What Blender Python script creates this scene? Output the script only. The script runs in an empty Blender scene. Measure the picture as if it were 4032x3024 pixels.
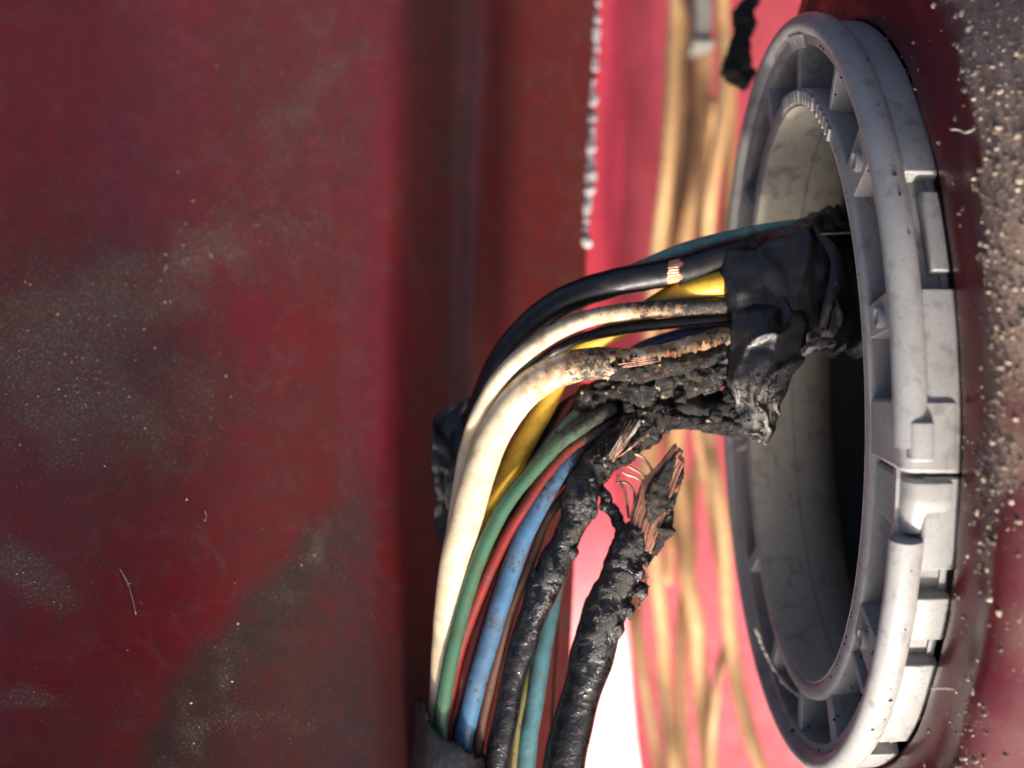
import bpy, math, random
import numpy as np
from mathutils import Vector, Matrix, noise as mn
random.seed(7); rng = np.random.default_rng(7)
S = bpy.context.scene
S.unit_settings.scale_length = 0.01            # one unit is one centimetre
R = math.radians

# ------------------------------------------------------------------ camera
DIST, PPU = 14.0, 433.5                        # cm to the plane of the wires, photo pixels per cm there
cam = bpy.data.cameras.new('camera'); cam_o = bpy.data.objects.new('camera', cam); S.collection.objects.link(cam_o)
cam.sensor_width = 36; cam.lens = 36 * DIST / (4032 / PPU)
cam_o.location = (0, -DIST, 0); cam_o.rotation_euler = (R(90), 0, 0)
cam.clip_start = 0.1; cam.clip_end = 500
cam.dof.use_dof = True; cam.dof.focus_distance = DIST - 1.0; cam.dof.aperture_fstop = 0.23
S.camera = cam_o

# ------------------------------------------------------------------ light: open sky on the camera's side, sun from low in the frame
SUN = Vector((0.09, -0.45, -0.885)).normalized()
UP = Vector((-0.40, -0.85, -0.20)).normalized()          # the phone looked down into the car: the sky is behind it
w = bpy.data.worlds.new('World'); S.world = w; w.use_nodes = True
wn = w.node_tree.nodes; wl = w.node_tree.links
bg = wn['Background']; bg.inputs['Strength'].default_value = 0.13
sky = wn.new('ShaderNodeTexSky'); sky.sky_type = 'NISHITA'; sky.sun_disc = False
sky.air_density = 0.45; sky.dust_density = 6.0; sky.ozone_density = 0.3
sky.sun_elevation = math.asin(SUN.dot(UP)); sky.sun_rotation = 0
ys = (SUN - UP * SUN.dot(UP)).normalized(); xs = ys.cross(UP)
mp = wn.new('ShaderNodeMapping'); mp.inputs['Rotation'].default_value = Matrix((xs, ys, UP)).to_euler('XYZ')
tc = wn.new('ShaderNodeTexCoord')
wl.new(tc.outputs['Generated'], mp.inputs['Vector']); wl.new(mp.outputs[0], sky.inputs['Vector']); wl.new(sky.outputs[0], bg.inputs['Color'])
sl = bpy.data.lights.new('sun', 'SUN'); sl.energy = 3.5; sl.angle = R(4.0); sl.color = (1.0, 0.93, 0.82)
so = bpy.data.objects.new('sun', sl); S.collection.objects.link(so)
so.rotation_euler = SUN.to_track_quat('Z', 'Y').to_euler(); so.location = SUN * 40
S.view_settings.view_transform = 'Standard'; S.view_settings.look = 'None'
S.view_settings.exposure = 1.02; S.view_settings.gamma = 1

# ------------------------------------------------------------------ helpers
def P(px, py, y=0.0):
    k = (DIST + y) / DIST / PPU
    return Vector(((px - 2016) * k, y, (1512 - py) * k))
def fbm(v, oct=4): return mn.fractal(v, 1.0, 2.0, oct)

def obj(name, verts, faces, mat, parent=None, loc=None, smooth=True, attrs=None, uv=None):
    me = bpy.data.meshes.new(name)
    L = Vector(loc) if loc is not None else (parent.location.copy() if parent is not None else Vector((0, 0, 0)))
    V = [(v[0] - L.x, v[1] - L.y, v[2] - L.z) for v in verts]
    me.from_pydata(V, [], faces); me.update()
    if smooth: me.polygons.foreach_set('use_smooth', [True] * len(me.polygons))
    for k, a in (attrs or {}).items():
        at = me.attributes.new(k, 'FLOAT', 'POINT'); at.data.foreach_set('value', np.asarray(a, dtype=np.float32))
    me.materials.append(mat)
    o = bpy.data.objects.new(name, me); S.collection.objects.link(o)
    if parent is not None: o.parent = parent; o.location = (0, 0, 0)
    else: o.location = L
    return o
def tag(o, label, cat=None, group=None, kind=None):
    if label: o['label'] = label
    if cat: o['category'] = cat
    if group: o['group'] = group
    if kind: o['kind'] = kind
    return o
def thing(name, label, cat, loc=(0, 0, 0), group=None):
    o = bpy.data.objects.new(name, None); S.collection.objects.link(o); o.location = loc; o.empty_display_size = 0.1
    return tag(o, label, cat, group)

def spline(ctrl, n):
    """Catmull-Rom through rows of numbers, sampled evenly by length"""
    c = np.array([list(x) for x in ctrl], float)
    c = np.vstack([2 * c[0] - c[1], c, 2 * c[-1] - c[-2]])
    out = []
    for i in range(1, len(c) - 2):
        p0, p1, p2, p3 = c[i - 1:i + 3]
        for t in np.linspace(0, 1, 24, endpoint=False):
            out.append(0.5 * (2 * p1 + (p2 - p0) * t + (2 * p0 - 5 * p1 + 4 * p2 - p3) * t * t + (3 * p1 - p0 - 3 * p2 + p3) * t ** 3))
    out.append(c[-2]); out = np.array(out)
    d = np.r_[0, np.cumsum(np.linalg.norm(np.diff(out[:, :3], axis=0), axis=1))]
    s = np.linspace(0, d[-1], n)
    return np.array([np.interp(s, d, out[:, k]) for k in range(out.shape[1])]).T, d[-1]
def path(ctrl, n):
    """ctrl rows (px, py, depth, radius) -> centres, radii, length"""
    pts = [tuple(P(c[0], c[1], c[2])) + (c[3],) for c in ctrl]
    a, L = spline(pts, n)
    return [Vector(x[:3]) for x in a], a[:, 3], L
def tube(ctrl, n=80, m=20, disp=None, skip=None, pre=None, caps=True, flat=1.0):
    """verts, faces, u (0..1 along), angle: angle 0 faces the camera"""
    C, rr, L = pre if pre else path(ctrl, n)
    n = len(C); V = []; U = []; A = []
    for i in range(n):
        T = (C[min(i + 1, n - 1)] - C[max(i - 1, 0)]).normalized()
        F = Vector((0, -1, 0)); F = (F - T * F.dot(T)); F = F.normalized() if F.length > 1e-4 else Vector((1, 0, 0))
        B = T.cross(F)
        for j in range(m):
            a = 2 * math.pi * j / m
            d = F * (math.cos(a) * flat) + B * math.sin(a)
            r = rr[i]
            if disp: r += disp(i / (n - 1), a, C[i] + d * r, r)
            V.append(C[i] + d * r); U.append(i / (n - 1)); A.append(a)
    Fc = []
    for i in range(n - 1):
        for j in range(m):
            if skip and skip(i / (n - 1), 2 * math.pi * (j + .5) / m, V[i * m + j]): continue
            k = (j + 1) % m
            Fc.append((i * m + j, i * m + k, (i + 1) * m + k, (i + 1) * m + j))
    if caps:
        Fc.append(tuple(range(m))[::-1]); Fc.append(tuple((n - 1) * m + j for j in range(m)))
    Fc = [f[::-1] for f in Fc]
    return V, Fc, np.array(U), np.array(A)
def sheet(left, right, nu, nv, depth, th=0.03, wob=None):
    """solid sheet lofted between two pixel outlines; depth(u, v) gives its distance"""
    l, _ = spline([(a, b, 0) for a, b in left], nv); r, _ = spline([(a, b, 0) for a, b in right], nv)
    V = []
    for back in (0, 1):
        for i in range(nv):
            for j in range(nu):
                u = j / (nu - 1); v = i / (nv - 1)
                px = l[i, 0] * (1 - u) + r[i, 0] * u; py = l[i, 1] * (1 - u) + r[i, 1] * u
                d = depth(u, v)
                p = P(px, py, d)
                if wob: p = p + wob(p, u, v)
                p.y += th * back
                V.append(p)
    F = []; N = nu * nv
    for i in range(nv - 1):
        for j in range(nu - 1):
            a = i * nu + j
            F.append((a, a + nu, a + nu + 1, a + 1)); F.append((N + a, N + a + 1, N + a + nu + 1, N + a + nu))
    edge = [j for j in range(nu)] + [i * nu + nu - 1 for i in range(1, nv)] + [(nv - 1) * nu + j for j in range(nu - 2, -1, -1)] + [i * nu for i in range(nv - 2, 0, -1)]
    for a, b in zip(edge, edge[1:] + edge[:1]): F.append((a, b, N + b, N + a))
    return V, F
ICO = None
def lumps(items, seed=0):
    """many little irregular grains (centre, radius) as one mesh"""
    r2 = random.Random(seed); V = []; F = []
    base = [Vector(v) for v in ((0, 0, 1), (.9, 0, .3), (.28, .85, .3), (-.72, .53, .3), (-.72, -.53, .3), (.28, -.85, .3), (.72, .53, -.4), (-.28, .85, -.4), (-.9, 0, -.4), (-.28, -.85, -.4), (.72, -.53, -.4), (0, 0, -1))]
    fc = [(0, 1, 2), (0, 2, 3), (0, 3, 4), (0, 4, 5), (0, 5, 1), (1, 6, 2), (2, 6, 7), (2, 7, 3), (3, 7, 8), (3, 8, 4), (4, 8, 9), (4, 9, 5), (5, 9, 10), (5, 10, 1), (1, 10, 6), (11, 7, 6), (11, 8, 7), (11, 9, 8), (11, 10, 9), (11, 6, 10)]
    for c, r in items:
        o = len(V); st = Vector((r2.uniform(.6, 1.5), r2.uniform(.5, 1), r2.uniform(.6, 1.5)))
        for b in base:
            k = r * r2.uniform(.65, 1.2); V.append(c + Vector((b.x * st.x, b.y * st.y, b.z * st.z)) * k)
        F += [tuple(o + i for i in f) for f in fc]
    return V, F

# ------------------------------------------------------------------ materials
class MatB:
    def __init__(s, name):
        s.m = bpy.data.materials.new(name); s.m.use_nodes = True; s.t = s.m.node_tree; s.N = s.t.nodes; s.L = s.t.links
        s.p = s.N['Principled BSDF']; s.tc = s.N.new('ShaderNodeTexCoord')
    def set(s, node, key, val):
        if isinstance(val, bpy.types.NodeSocket): s.L.new(val, node.inputs[key])
        elif isinstance(val, tuple) and len(val) == 3 and node.inputs[key].type == 'RGBA': node.inputs[key].default_value = (*val, 1)
        else: node.inputs[key].default_value = val
    def noise(s, scale, detail=5, rough=.55, vec=None, dist=0, out='Fac'):
        n = s.N.new('ShaderNodeTexNoise'); n.inputs['Scale'].default_value = scale; n.inputs['Detail'].default_value = detail
        n.inputs['Roughness'].default_value = rough; n.inputs['Distortion'].default_value = dist
        s.L.new(vec or s.tc.outputs['Object'], n.inputs['Vector']); return n.outputs[out]
    def voro(s, scale, feat='F1', vec=None, out='Distance'):
        n = s.N.new('ShaderNodeTexVoronoi'); n.feature = feat; n.inputs['Scale'].default_value = scale
        s.L.new(vec or s.tc.outputs['Object'], n.inputs['Vector']); return n.outputs[out]
    def mapv(s, scale=(1, 1, 1), rot=(0, 0, 0)):
        n = s.N.new('ShaderNodeMapping'); n.inputs['Scale'].default_value = scale; n.inputs['Rotation'].default_value = rot
        s.L.new(s.tc.outputs['Object'], n.inputs['Vector']); return n.outputs[0]
    def attr(s, name):
        n = s.N.new('ShaderNodeAttribute'); n.attribute_name = name; return n.outputs['Fac']
    def ramp(s, fac, a, b, lo=0.0, hi=1.0):
        n = s.N.new('ShaderNodeMapRange'); n.interpolation_type = 'SMOOTHSTEP'
        s.set(n, 0, fac); n.inputs[1].default_value = a; n.inputs[2].default_value = b; n.inputs[3].default_value = lo; n.inputs[4].default_value = hi
        return n.outputs[0]
    def math(s, op, a, b=0.0):
        n = s.N.new('ShaderNodeMath'); n.operation = op; s.set(n, 0, a); s.set(n, 1, b); return n.outputs[0]
    def mix(s, f, a, b):
        n = s.N.new('ShaderNodeMix'); n.data_type = 'RGBA'; s.set(n, 0, f); s.set(n, 6, a); s.set(n, 7, b); return n.outputs[2]
    def mixf(s, f, a, b):
        n = s.N.new('ShaderNodeMix'); s.set(n, 0, f); s.set(n, 2, a); s.set(n, 3, b); return n.outputs[0]
    def bump(s, h, strength=.3, dist=.02, nrm=None):
        n = s.N.new('ShaderNodeBump'); n.inputs['Strength'].default_value = strength; n.inputs['Distance'].default_value = dist
        s.set(n, 'Height', h)
        if nrm is not None: s.L.new(nrm, n.inputs['Normal'])
        return n.outputs[0]
    def done(s, col, rough=.5, nrm=None, metal=0.0, coat=0.0, spec=None, coat_rough=.05, **kw):
        p = s.p; s.set(p, 'Base Color', col); s.set(p, 'Roughness', rough); s.set(p, 'Metallic', metal); s.set(p, 'Coat Weight', coat)
        s.set(p, 'Coat Roughness', coat_rough)
        if spec is not None: s.set(p, 'Specular IOR Level', spec)
        if nrm is not None: s.L.new(nrm, p.inputs['Normal'])
        for k, v in kw.items(): s.set(p, k.replace('_', ' '), v)
        return s.m

def paint(name, red, film=(.10, .065, .055), dust=(.34, .27, .21), rough=.34, coat=.5, dk=1.0, ck=1.0, haze=0.0):
    b = MatB(name)
    fine = b.noise(38, 8, .7); mid = b.noise(5.5, 7, .62); cloud = b.noise(1.3, 5, .6, dist=.6)
    base = b.mix(b.ramp(mid, .3, .75), red, tuple(c * .72 + .006 for c in red))
    da, fa = b.attr('dust'), b.attr('film')
    fm = b.math('MULTIPLY', b.math('MINIMUM', fa, 1.0), b.ramp(b.math('ADD', mid, b.math('MULTIPLY', cloud, .5)), .0, .95))
    c = b.mix(fm, base, film)
    hz = b.math('MULTIPLY', b.math('MULTIPLY', b.ramp(b.noise(2.4, 8, .72, dist=1.2), .46, .72), b.ramp(b.noise(17, 6, .75, dist=.6), .35, .65, .25, 1)), haze)
    c = b.mix(hz, c, (.21, .085, .078)); fm = b.math('MAXIMUM', fm, hz)
    gm = b.math('MULTIPLY', b.attr('grime'), b.ramp(b.math('ADD', b.math('MULTIPLY', mid, .7), b.math('MULTIPLY', fine, .4)), .12, .62))
    c = b.mix(gm, c, (.050, .039, .030)); fm = b.math('MAXIMUM', fm, gm)
    fl = b.ramp(b.math('ADD', b.noise(46, 4, .62), b.math('MULTIPLY', b.math('SUBTRACT', da, 1.0), .16)), .52, .60)
    cl = b.math('MULTIPLY', b.ramp(b.math('ADD', da, b.math('MULTIPLY', b.math('SUBTRACT', fine, .5), .9)), .45, 1.05), ck)
    dm = b.math('MULTIPLY', b.math('MAXIMUM', b.math('MULTIPLY', fl, dk), cl), b.ramp(mid, .25, .55, .5, 1))
    scr = b.math('MULTIPLY', b.ramp(b.noise(9, 6, .75, vec=b.mapv((9, 1, 1.1), (0, R(24), 0)), dist=.3), .64, .72), .22)
    c = b.mix(scr, c, tuple(x * .8 for x in dust))
    c = b.mix(dm, c, b.mix(b.ramp(b.noise(60, 4, .7), .35, .7), tuple(x * .45 for x in dust), dust))
    cov = b.math('MINIMUM', b.math('ADD', fm, dm), 1.0)
    nb = b.bump(b.math('ADD', b.math('MULTIPLY', fine, dm), b.math('MULTIPLY', mid, .08)), .5, .03)
    return b.done(c, b.mixf(cov, b.ramp(mid, .2, .8, rough * .75, rough * 1.25), .85), nb, coat=b.mixf(cov, coat, 0.02), coat_rough=.22, spec=.35)
M = {}
M['door'] = paint('dark red paint with dust film', (.24, .018, .022), film=(.078, .046, .035), dust=(.34, .245, .18), coat=.35, dk=1.0, ck=.30, haze=.55)
M['body'] = paint('dark red paint under road grime', (.085, .006, .011), film=(.14, .082, .066), dust=(.42, .305, .235), rough=.3, coat=.25)
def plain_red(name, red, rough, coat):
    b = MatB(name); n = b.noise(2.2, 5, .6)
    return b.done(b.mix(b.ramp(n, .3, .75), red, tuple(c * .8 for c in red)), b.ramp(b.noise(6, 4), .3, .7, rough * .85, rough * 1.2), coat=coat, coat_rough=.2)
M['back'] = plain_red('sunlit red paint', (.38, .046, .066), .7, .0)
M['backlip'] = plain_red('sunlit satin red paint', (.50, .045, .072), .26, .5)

def plastic(name, col, rough=.45, stain=.12, tint=None, coat=0.0, sss=0.0):
    b = MatB(name)
    n1 = b.noise(7, 6, .6); n2 = b.noise(34, 5, .65); sp = b.noise(16, 4, .75, dist=.4)
    c = b.mix(b.ramp(n1, .35, .75), col, tint or tuple(x * .78 for x in col))
    c = b.mix(b.math('MULTIPLY', b.ramp(n2, .56, .72), .35), c, (.05, .042, .036))
    c = b.mix(b.math('MULTIPLY', b.ramp(b.noise(4.5, 6, .7, dist=.7), .50, .68), .38), c, tuple(x * .35 + .03 for x in col))
    sa = b.attr('soot')
    k = b.ramp(b.math('ADD', sa, b.math('MULTIPLY', b.math('SUBTRACT', sp, .5), 1.5)), .42, .62)
    c = b.mix(b.math('MULTIPLY', b.ramp(b.math('ADD', sa, b.math('MULTIPLY', b.math('SUBTRACT', n1, .5), 1.2)), .12, .55), stain), c, (.24, .12, .04))
    c = b.mix(k, c, b.mix(b.ramp(n2, .35, .65), (.010, .009, .009), (.055, .05, .047)))
    nb = b.bump(b.math('ADD', b.math('MULTIPLY', n2, .5), b.math('MULTIPLY', k, -.5)), .22, .02)
    kw = dict(Subsurface_Weight=sss, Subsurface_Radius=(.1, .08, .05), Subsurface_Scale=.3) if sss else {}
    return b.done(c, b.mixf(k, b.ramp(n1, .3, .7, rough * .85, rough * 1.2), .75), nb, coat=coat, **kw)
W = {'black': plastic('black wire insulation', (.010, .010, .011), .36, stain=0),
     'teal': plastic('pale teal wire insulation', (.15, .32, .28), .4, tint=(.05, .15, .12)),
     'yellow': plastic('yellow wire insulation', (.72, .43, .035), .45, tint=(.60, .32, .03)),
     'white': plastic('cream white wire insulation', (.72, .60, .41), .42, stain=.85, tint=(.64, .47, .28)),
     'green': plastic('green wire insulation', (.045, .13, .078), .26, tint=(.028, .085, .05)),
     'red': plastic('red wire insulation', (.22, .020, .016), .32, tint=(.13, .012, .012)),
     'maroon': plastic('dark red wire insulation', (.13, .014, .02), .45),
     'blue': plastic('blue wire insulation', (.062, .155, .27), .26, tint=(.035, .09, .17)),
     'brown': plastic('brown wire insulation', (.12, .055, .035), .5),
     'skyblue': plastic('dull blue wire insulation', (.085, .20, .23), .4, tint=(.04, .11, .12)),
     'olive': plastic('olive wire insulation', (.22, .19, .07), .5),
     'tan': plastic('tan orange wire insulation', (.58, .345, .165), .6, tint=(.46, .27, .125)),
     'tandark': plastic('brown tan wire insulation', (.36, .20, .09), .5)}
def charred(name, ash=.5, rgh=.55, bmp=.8):
    b = MatB(name)
    n1 = b.noise(9, 8, .7, dist=.5); n2 = b.noise(40, 6, .75); v = b.voro(26)
    c = b.mix(b.ramp(n1, .4, .65), (.004, .004, .004), (.013, .011, .010))
    c = b.mix(b.math('MULTIPLY', b.math('MULTIPLY', b.ramp(b.noise(16, 6, .8, dist=1.0), .54, .66), b.ramp(b.noise(3.5, 3, .5), .45, .62)), ash), c, (.34, .28, .20))
    c = b.mix(b.math('MULTIPLY', b.attr('rust'), b.ramp(b.noise(11, 5, .7), .56, .64)), c, (.26, .085, .03))
    h = b.math('ADD', b.math('MULTIPLY', n1, 1.0), b.math('MULTIPLY', n2, .5))
    return b.done(c, b.ramp(n1, .42, .60, .10, .05 + rgh), b.bump(h, bmp, .05), spec=.5)
def melted():
    b = MatB('melted black insulation'); lo = b.noise(2.6, 4, .5); hi = b.noise(7, 5, .6, dist=.5); f = b.noise(50, 4, .7)
    c = b.mix(b.ramp(hi, .5, .7), (.006, .006, .007), (.020, .018, .017))
    crust = b.math('MULTIPLY', b.attr('crust'), b.ramp(hi, .40, .58))
    c = b.mix(b.math('MULTIPLY', crust, b.ramp(f, .52, .68)), c, (.13, .10, .075))
    c = b.mix(b.math('MULTIPLY', b.attr('rust'), b.ramp(b.noise(9, 5, .7), .60, .68)), c, (.16, .06, .025))
    r = b.mixf(crust, b.ramp(lo, .35, .65, .05, .18), .5)
    return b.done(c, r, b.bump(b.math('ADD', b.math('MULTIPLY', hi, .5), b.math('MULTIPLY', b.math('MULTIPLY', f, crust), .7)), .55, .07), spec=.6)
M['char'] = charred('charred insulation', .8); M['melt'] = melted()
def tape():
    b = MatB('black electrical tape'); n = b.noise(6, 6, .6, vec=b.mapv((1, 1, .35))); f = b.noise(45, 5, .7)
    ash = b.math('MULTIPLY', b.attr('ash'), b.ramp(b.noise(11, 7, .75, dist=.8), .42, .58))
    c = b.mix(ash, b.mix(b.ramp(f, .6, .75), (.011, .011, .013), (.03, .028, .027)), (.24, .22, .19))
    return b.done(c, b.mixf(ash, b.ramp(n, .35, .7, .06, .22), .8), b.bump(b.math('ADD', n, b.math('MULTIPLY', f, .2)), .5, .05), spec=.5)
M['tape'] = tape()
def copper():
    b = MatB('bare copper'); n = b.noise(22, 5, .7)
    return b.done(b.mix(b.ramp(n, .4, .7), (.80, .43, .30), (.50, .23, .14)), b.ramp(n, .3, .7, .28, .5), metal=.85)
M['copper'] = copper()
def copper_dark():
    b = MatB('oxidised copper'); n = b.noise(16, 6, .7)
    return b.done(b.mix(b.ramp(n, .38, .62), (.34, .17, .11), (.045, .032, .028)), .5, metal=.5)
M['copperdark'] = copper_dark()
def ringplastic(name, col, rough=.33):
    b = MatB(name); n = b.noise(3, 5, .6); f = b.noise(30, 6, .7); g = b.noise(90, 3, .7)
    c = b.mix(b.ramp(n, .3, .7), col, tuple(x * .86 for x in col))
    c = b.mix(b.math('MULTIPLY', b.ramp(f, .54, .70), .5), c, (.12, .10, .085))
    c = b.mix(b.math('MULTIPLY', b.ramp(b.noise(5, 6, .7, dist=.8), .50, .68), .5), c, (.12, .10, .085))
    return b.done(c, b.ramp(n, .3, .7, rough * .9, rough * 1.25), b.bump(b.math('ADD', f, g), .10, .012), Subsurface_Weight=.12, Subsurface_Radius=(.2, .2, .18), Subsurface_Scale=.2)
M['ring'] = ringplastic('grey moulded plastic', (.315, .311, .304)); M['bore'] = ringplastic('grey plastic sleeve', (.60, .565, .46), .55)
def simple(name, col, rough=.6, var=.5, scale=20):
    b = MatB(name); n = b.noise(scale, 5, .7)
    return b.done(b.mix(b.ramp(n, .35, .7), col, tuple(x * var for x in col)), rough, b.bump(n, .3, .02))
M['grit'] = simple('pale sandy grit', (.50, .40, .30), .7, .35, 8); M['grit2'] = simple('brown grit', (.17, .125, .095), .8, .4, 8)
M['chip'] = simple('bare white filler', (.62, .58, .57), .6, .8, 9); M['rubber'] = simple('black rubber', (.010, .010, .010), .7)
M['fuzz'] = simple('grey lint', (.42, .38, .32), .9, .6); M['clip'] = simple('grey plastic clip', (.20, .19, .165), .6, .7, 3)
M['foam'] = simple('black sooty foam', (.016, .014, .014), .9, .5, 12)

# ------------------------------------------------------------------ left panel
def lerp_tab(x, tab):
    xs_, ys_ = zip(*tab); return float(np.interp(x, xs_, ys_))
DOOR_TAB = [(-2600, -2.6), (0, -0.55), (700, 0.15), (1380, 0.95), (1440, 0.99), (1540, 1.04), (1620, 1.15), (1690, 1.29), (1760, 1.48), (1806, 1.60), (1838, 1.61), (1866, 1.55), (1898, 1.57), (1960, 1.76), (2050, 1.98), (2130, 2.24), (2250, 2.55), (2340, 2.82)]
def edge_px(py): return lerp_tab(py, [(-2500, 2470), (0, 2362), (960, 2312), (2300, 2258), (3024, 2225), (5000, 2140)])
def smooth_tab(x):
    return sum(lerp_tab(x + d, DOOR_TAB) * wt for d, wt in ((-32, .12), (-16, .23), (0, .30), (16, .23), (32, .12)))
def door_depth(px, py):
    return smooth_tab(px) + .40 + (1512 - py) / PPU * (0.40 + .10 * max(0, min(1, (1300 - px) / 900))) + 0.05 * math.sin(px * .0031 + py * .0013)
def seg_d(px, py, a, b):
    ax, ay = a; bx, by = b; t = ((px - ax) * (bx - ax) + (py - ay) * (by - ay)) / ((bx - ax) ** 2 + (by - ay) ** 2); t = min(1, max(0, t))
    return math.hypot(px - ax - t * (bx - ax), py - ay - t * (by - ay)), t, (px - ax) * (by - ay) - (py - ay) * (bx - ax)
def g(px, py, cx, cy, sx, sy, rot=0):
    c, s_ = math.cos(rot), math.sin(rot); dx, dy = px - cx, py - cy; u = (dx * c + dy * s_) / sx; v = (-dx * s_ + dy * c) / sy
    return math.exp(-(u * u + v * v))
def door_dirt(px, py):
    nz = fbm(Vector((px * .0022, py * .0022, 3.1)), 5); nz2 = fbm(Vector((px * .006, py * .006, 9.1)), 4)
    d = .62 * g(px, py, 560, 1120, 520, 150, -.35) + .72 * g(px, py, 170, 1420, 330, 420) + .5 * g(px, py, 560, 1650, 420, 260) + .8 * g(px, py, 90, 2260, 260, 120, .6) + .6 * g(px, py, 120, 2750, 220, 60)
    d += .22 * g(px, py, 900, 900, 500, 400) + .35 * g(px, py, 1250, 350, 350, 350)
    # diagonal streak of grime, crisp on its left side
    nz3 = fbm(Vector((px * .013, py * .013, 5.1)), 4)
    xl = 60 * nz3 + lerp_tab(py + nz2 * 150, [(1850, 1330), (2050, 1180), (2400, 900), (2700, 620), (3024, 510), (4200, 200)]) + nz2 * 120
    s_ = 0.0
    if py > 1800:
        k = (px - xl); s_ = max(0, min(1, k / 170)) ** .8 * max(.42, 1 - max(0, k) / 700) * min(1, (py - 1800) / 300)
        d += (.58 + .55 * nz3) * s_ * math.exp(-(max(0, k) / 300) ** 2)
    d += .42 * math.exp(-((math.hypot((px - 1010) / 1.25, py - 3080) - 260) / 60) ** 2) * max(0, min(1, (3024 - py + 60) / 200)) * (1 if px < 1180 else .5)
    film = .28 + .16 * nz + .10 * nz2
    film += .30 * g(px, py, 1250, 500, 450, 650) + .34 * g(px, py, 350, 1450, 520, 420) + .20 * g(px, py, 800, 1700, 600, 350)
    film -= .30 * g(px, py, 150, 350, 480, 520) + .42 * g(px, py, 1060, 1290, 260, 150) + .35 * g(px, py, 60, 2640, 300, 140) + .2 * g(px, py, 700, 2350, 260, 420)
    if s_ > 0: film = max(film, 1.02 * s_ * (.8 + .4 * max(0, 1 - (px - xl) / 500)) * max(.35, min(1, (1700 - px) / 260)))
    film -= .40 * g(px, py, 1515, 1100, 75, 1300) - .25 * g(px, py, 1515, 2950, 120, 400)
    film += .50 * max(0, min(1, (px - 1560) / 230)) - .36 * max(0, min(1, (px - 1840) / 80))
    return max(0, min(1.25, d * 1.15 + .16 + .28 * nz2)), max(0, min(1.25, film)), max(0, min(1, .9 * s_ * max(.0, min(1, (1640 - px) / 330)) + .30 * g(px, py, 350, 1450, 520, 420) + .35 * g(px, py, 1350, 2850, 420, 420)))
nx, nz_ = 230, 150
V = []; DU = []; FI = []; GR = []
xfrac = np.r_[np.linspace(0, .72, 130, endpoint=False), np.linspace(.72, 1, nx - 130)]
for i in range(nz_):
    py = -1400 + (3650 + 1400) * i / (nz_ - 1); e = edge_px(py)
    for j in range(nx):
        px = -2200 + (e + 2200) * xfrac[j]
        V.append(P(px, py, door_depth(px * 2340 / e if px > 0 else px, py))); a, b_, c_ = door_dirt(px, py); DU.append(a); FI.append(b_); GR.append(c_)
F = [(i * nx + j, (i + 1) * nx + j, (i + 1) * nx + j + 1, i * nx + j + 1) for i in range(nz_ - 1) for j in range(nx - 1)]
# folded back edge, so that the panel has a thickness
o0 = len(V)
for i in range(nz_):
    v = V[i * nx + nx - 1]; V.append(v + Vector((-.02, .16, 0))); V.append(v + Vector((-.5, .22, 0))); DU += [0, 0]; FI += [.3, .3]; GR += [0, 0]
for i in range(nz_ - 1):
    a, b_ = i * nx + nx - 1, (i + 1) * nx + nx - 1; c, d = o0 + 2 * i, o0 + 2 * i + 2
    F += [(a, b_, d, c), (c, d, d + 1, c + 1)]
door = thing('car_panel', 'broad dusty dark red painted panel filling the left half', 'car panel', P(800, 1512, 1.0))
obj('painted_sheet', V, F, M['door'], door, attrs={'dust': DU, 'film': FI, 'grime': GR})
for (y0, y1) in ((0, 20), (52, 88), (114, 202), (219, 278), (311, 417), (445, 478), (500, 612), (620, 664), (676, 722), (744, 850), (848, 908), (930, 968)):
    ex = edge_px((y0 + y1) / 2) + 4
    ctrl = []
    for k in range(4):
        py = y0 + (y1 - y0) * k / 3; ctrl.append((edge_px(py) - 8 + random.uniform(-7, 7), py, door_depth(2340, py) - .02, .060 * random.uniform(.5, 1.25)))
    v, f, u, a = tube(ctrl, 26, 14, disp=lambda u, a, p, r: .55 * r * fbm(p * 7, 4), flat=.45)
    obj('paint_chip', v, f, M['chip'], door)

def grains(n, sampler, rmin, rmax, power, seed):
    r2 = random.Random(seed); it = []
    while len(it) < n:
        q = sampler(r2)
        if q is None: continue
        it.append((q, rmin + (rmax - rmin) * r2.random() ** power))
    return it
def door_s(r2):
    px, py = r2.uniform(-60, 1750), r2.uniform(-60, 3080); d, f, _ = door_dirt(px, py)
    if r2.random() > max(0, d - .15) ** 3.2 + .004: return None
    return P(px, py, door_depth(px, py) - .001)
V, F = lumps(grains(900, door_s, .0025, .013, 6, 3), 5)
tag(obj('grit', V, F, M['grit'], smooth=False), 'pale grit scattered over the left dark red panel', 'grit', kind='stuff')
V, F = [], []
for (pts) in (((470, 2235), (500, 2290), (520, 2350), (535, 2420)), ((808, 2012), (812, 2035), (806, 2050))):
    v, f, u, a = tube([(x, y, door_depth(x, y) - .01, .006) for x, y in pts], 16, 6, disp=lambda u, a, p, r: .9 * r * fbm(p * 30, 3))
    o = len(V); V += v; F += [tuple(i + o for i in q) for q in f]
tag(obj('lint', V, F, M['fuzz']), 'short pale lint threads stuck on the left panel', 'lint', kind='stuff')

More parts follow.
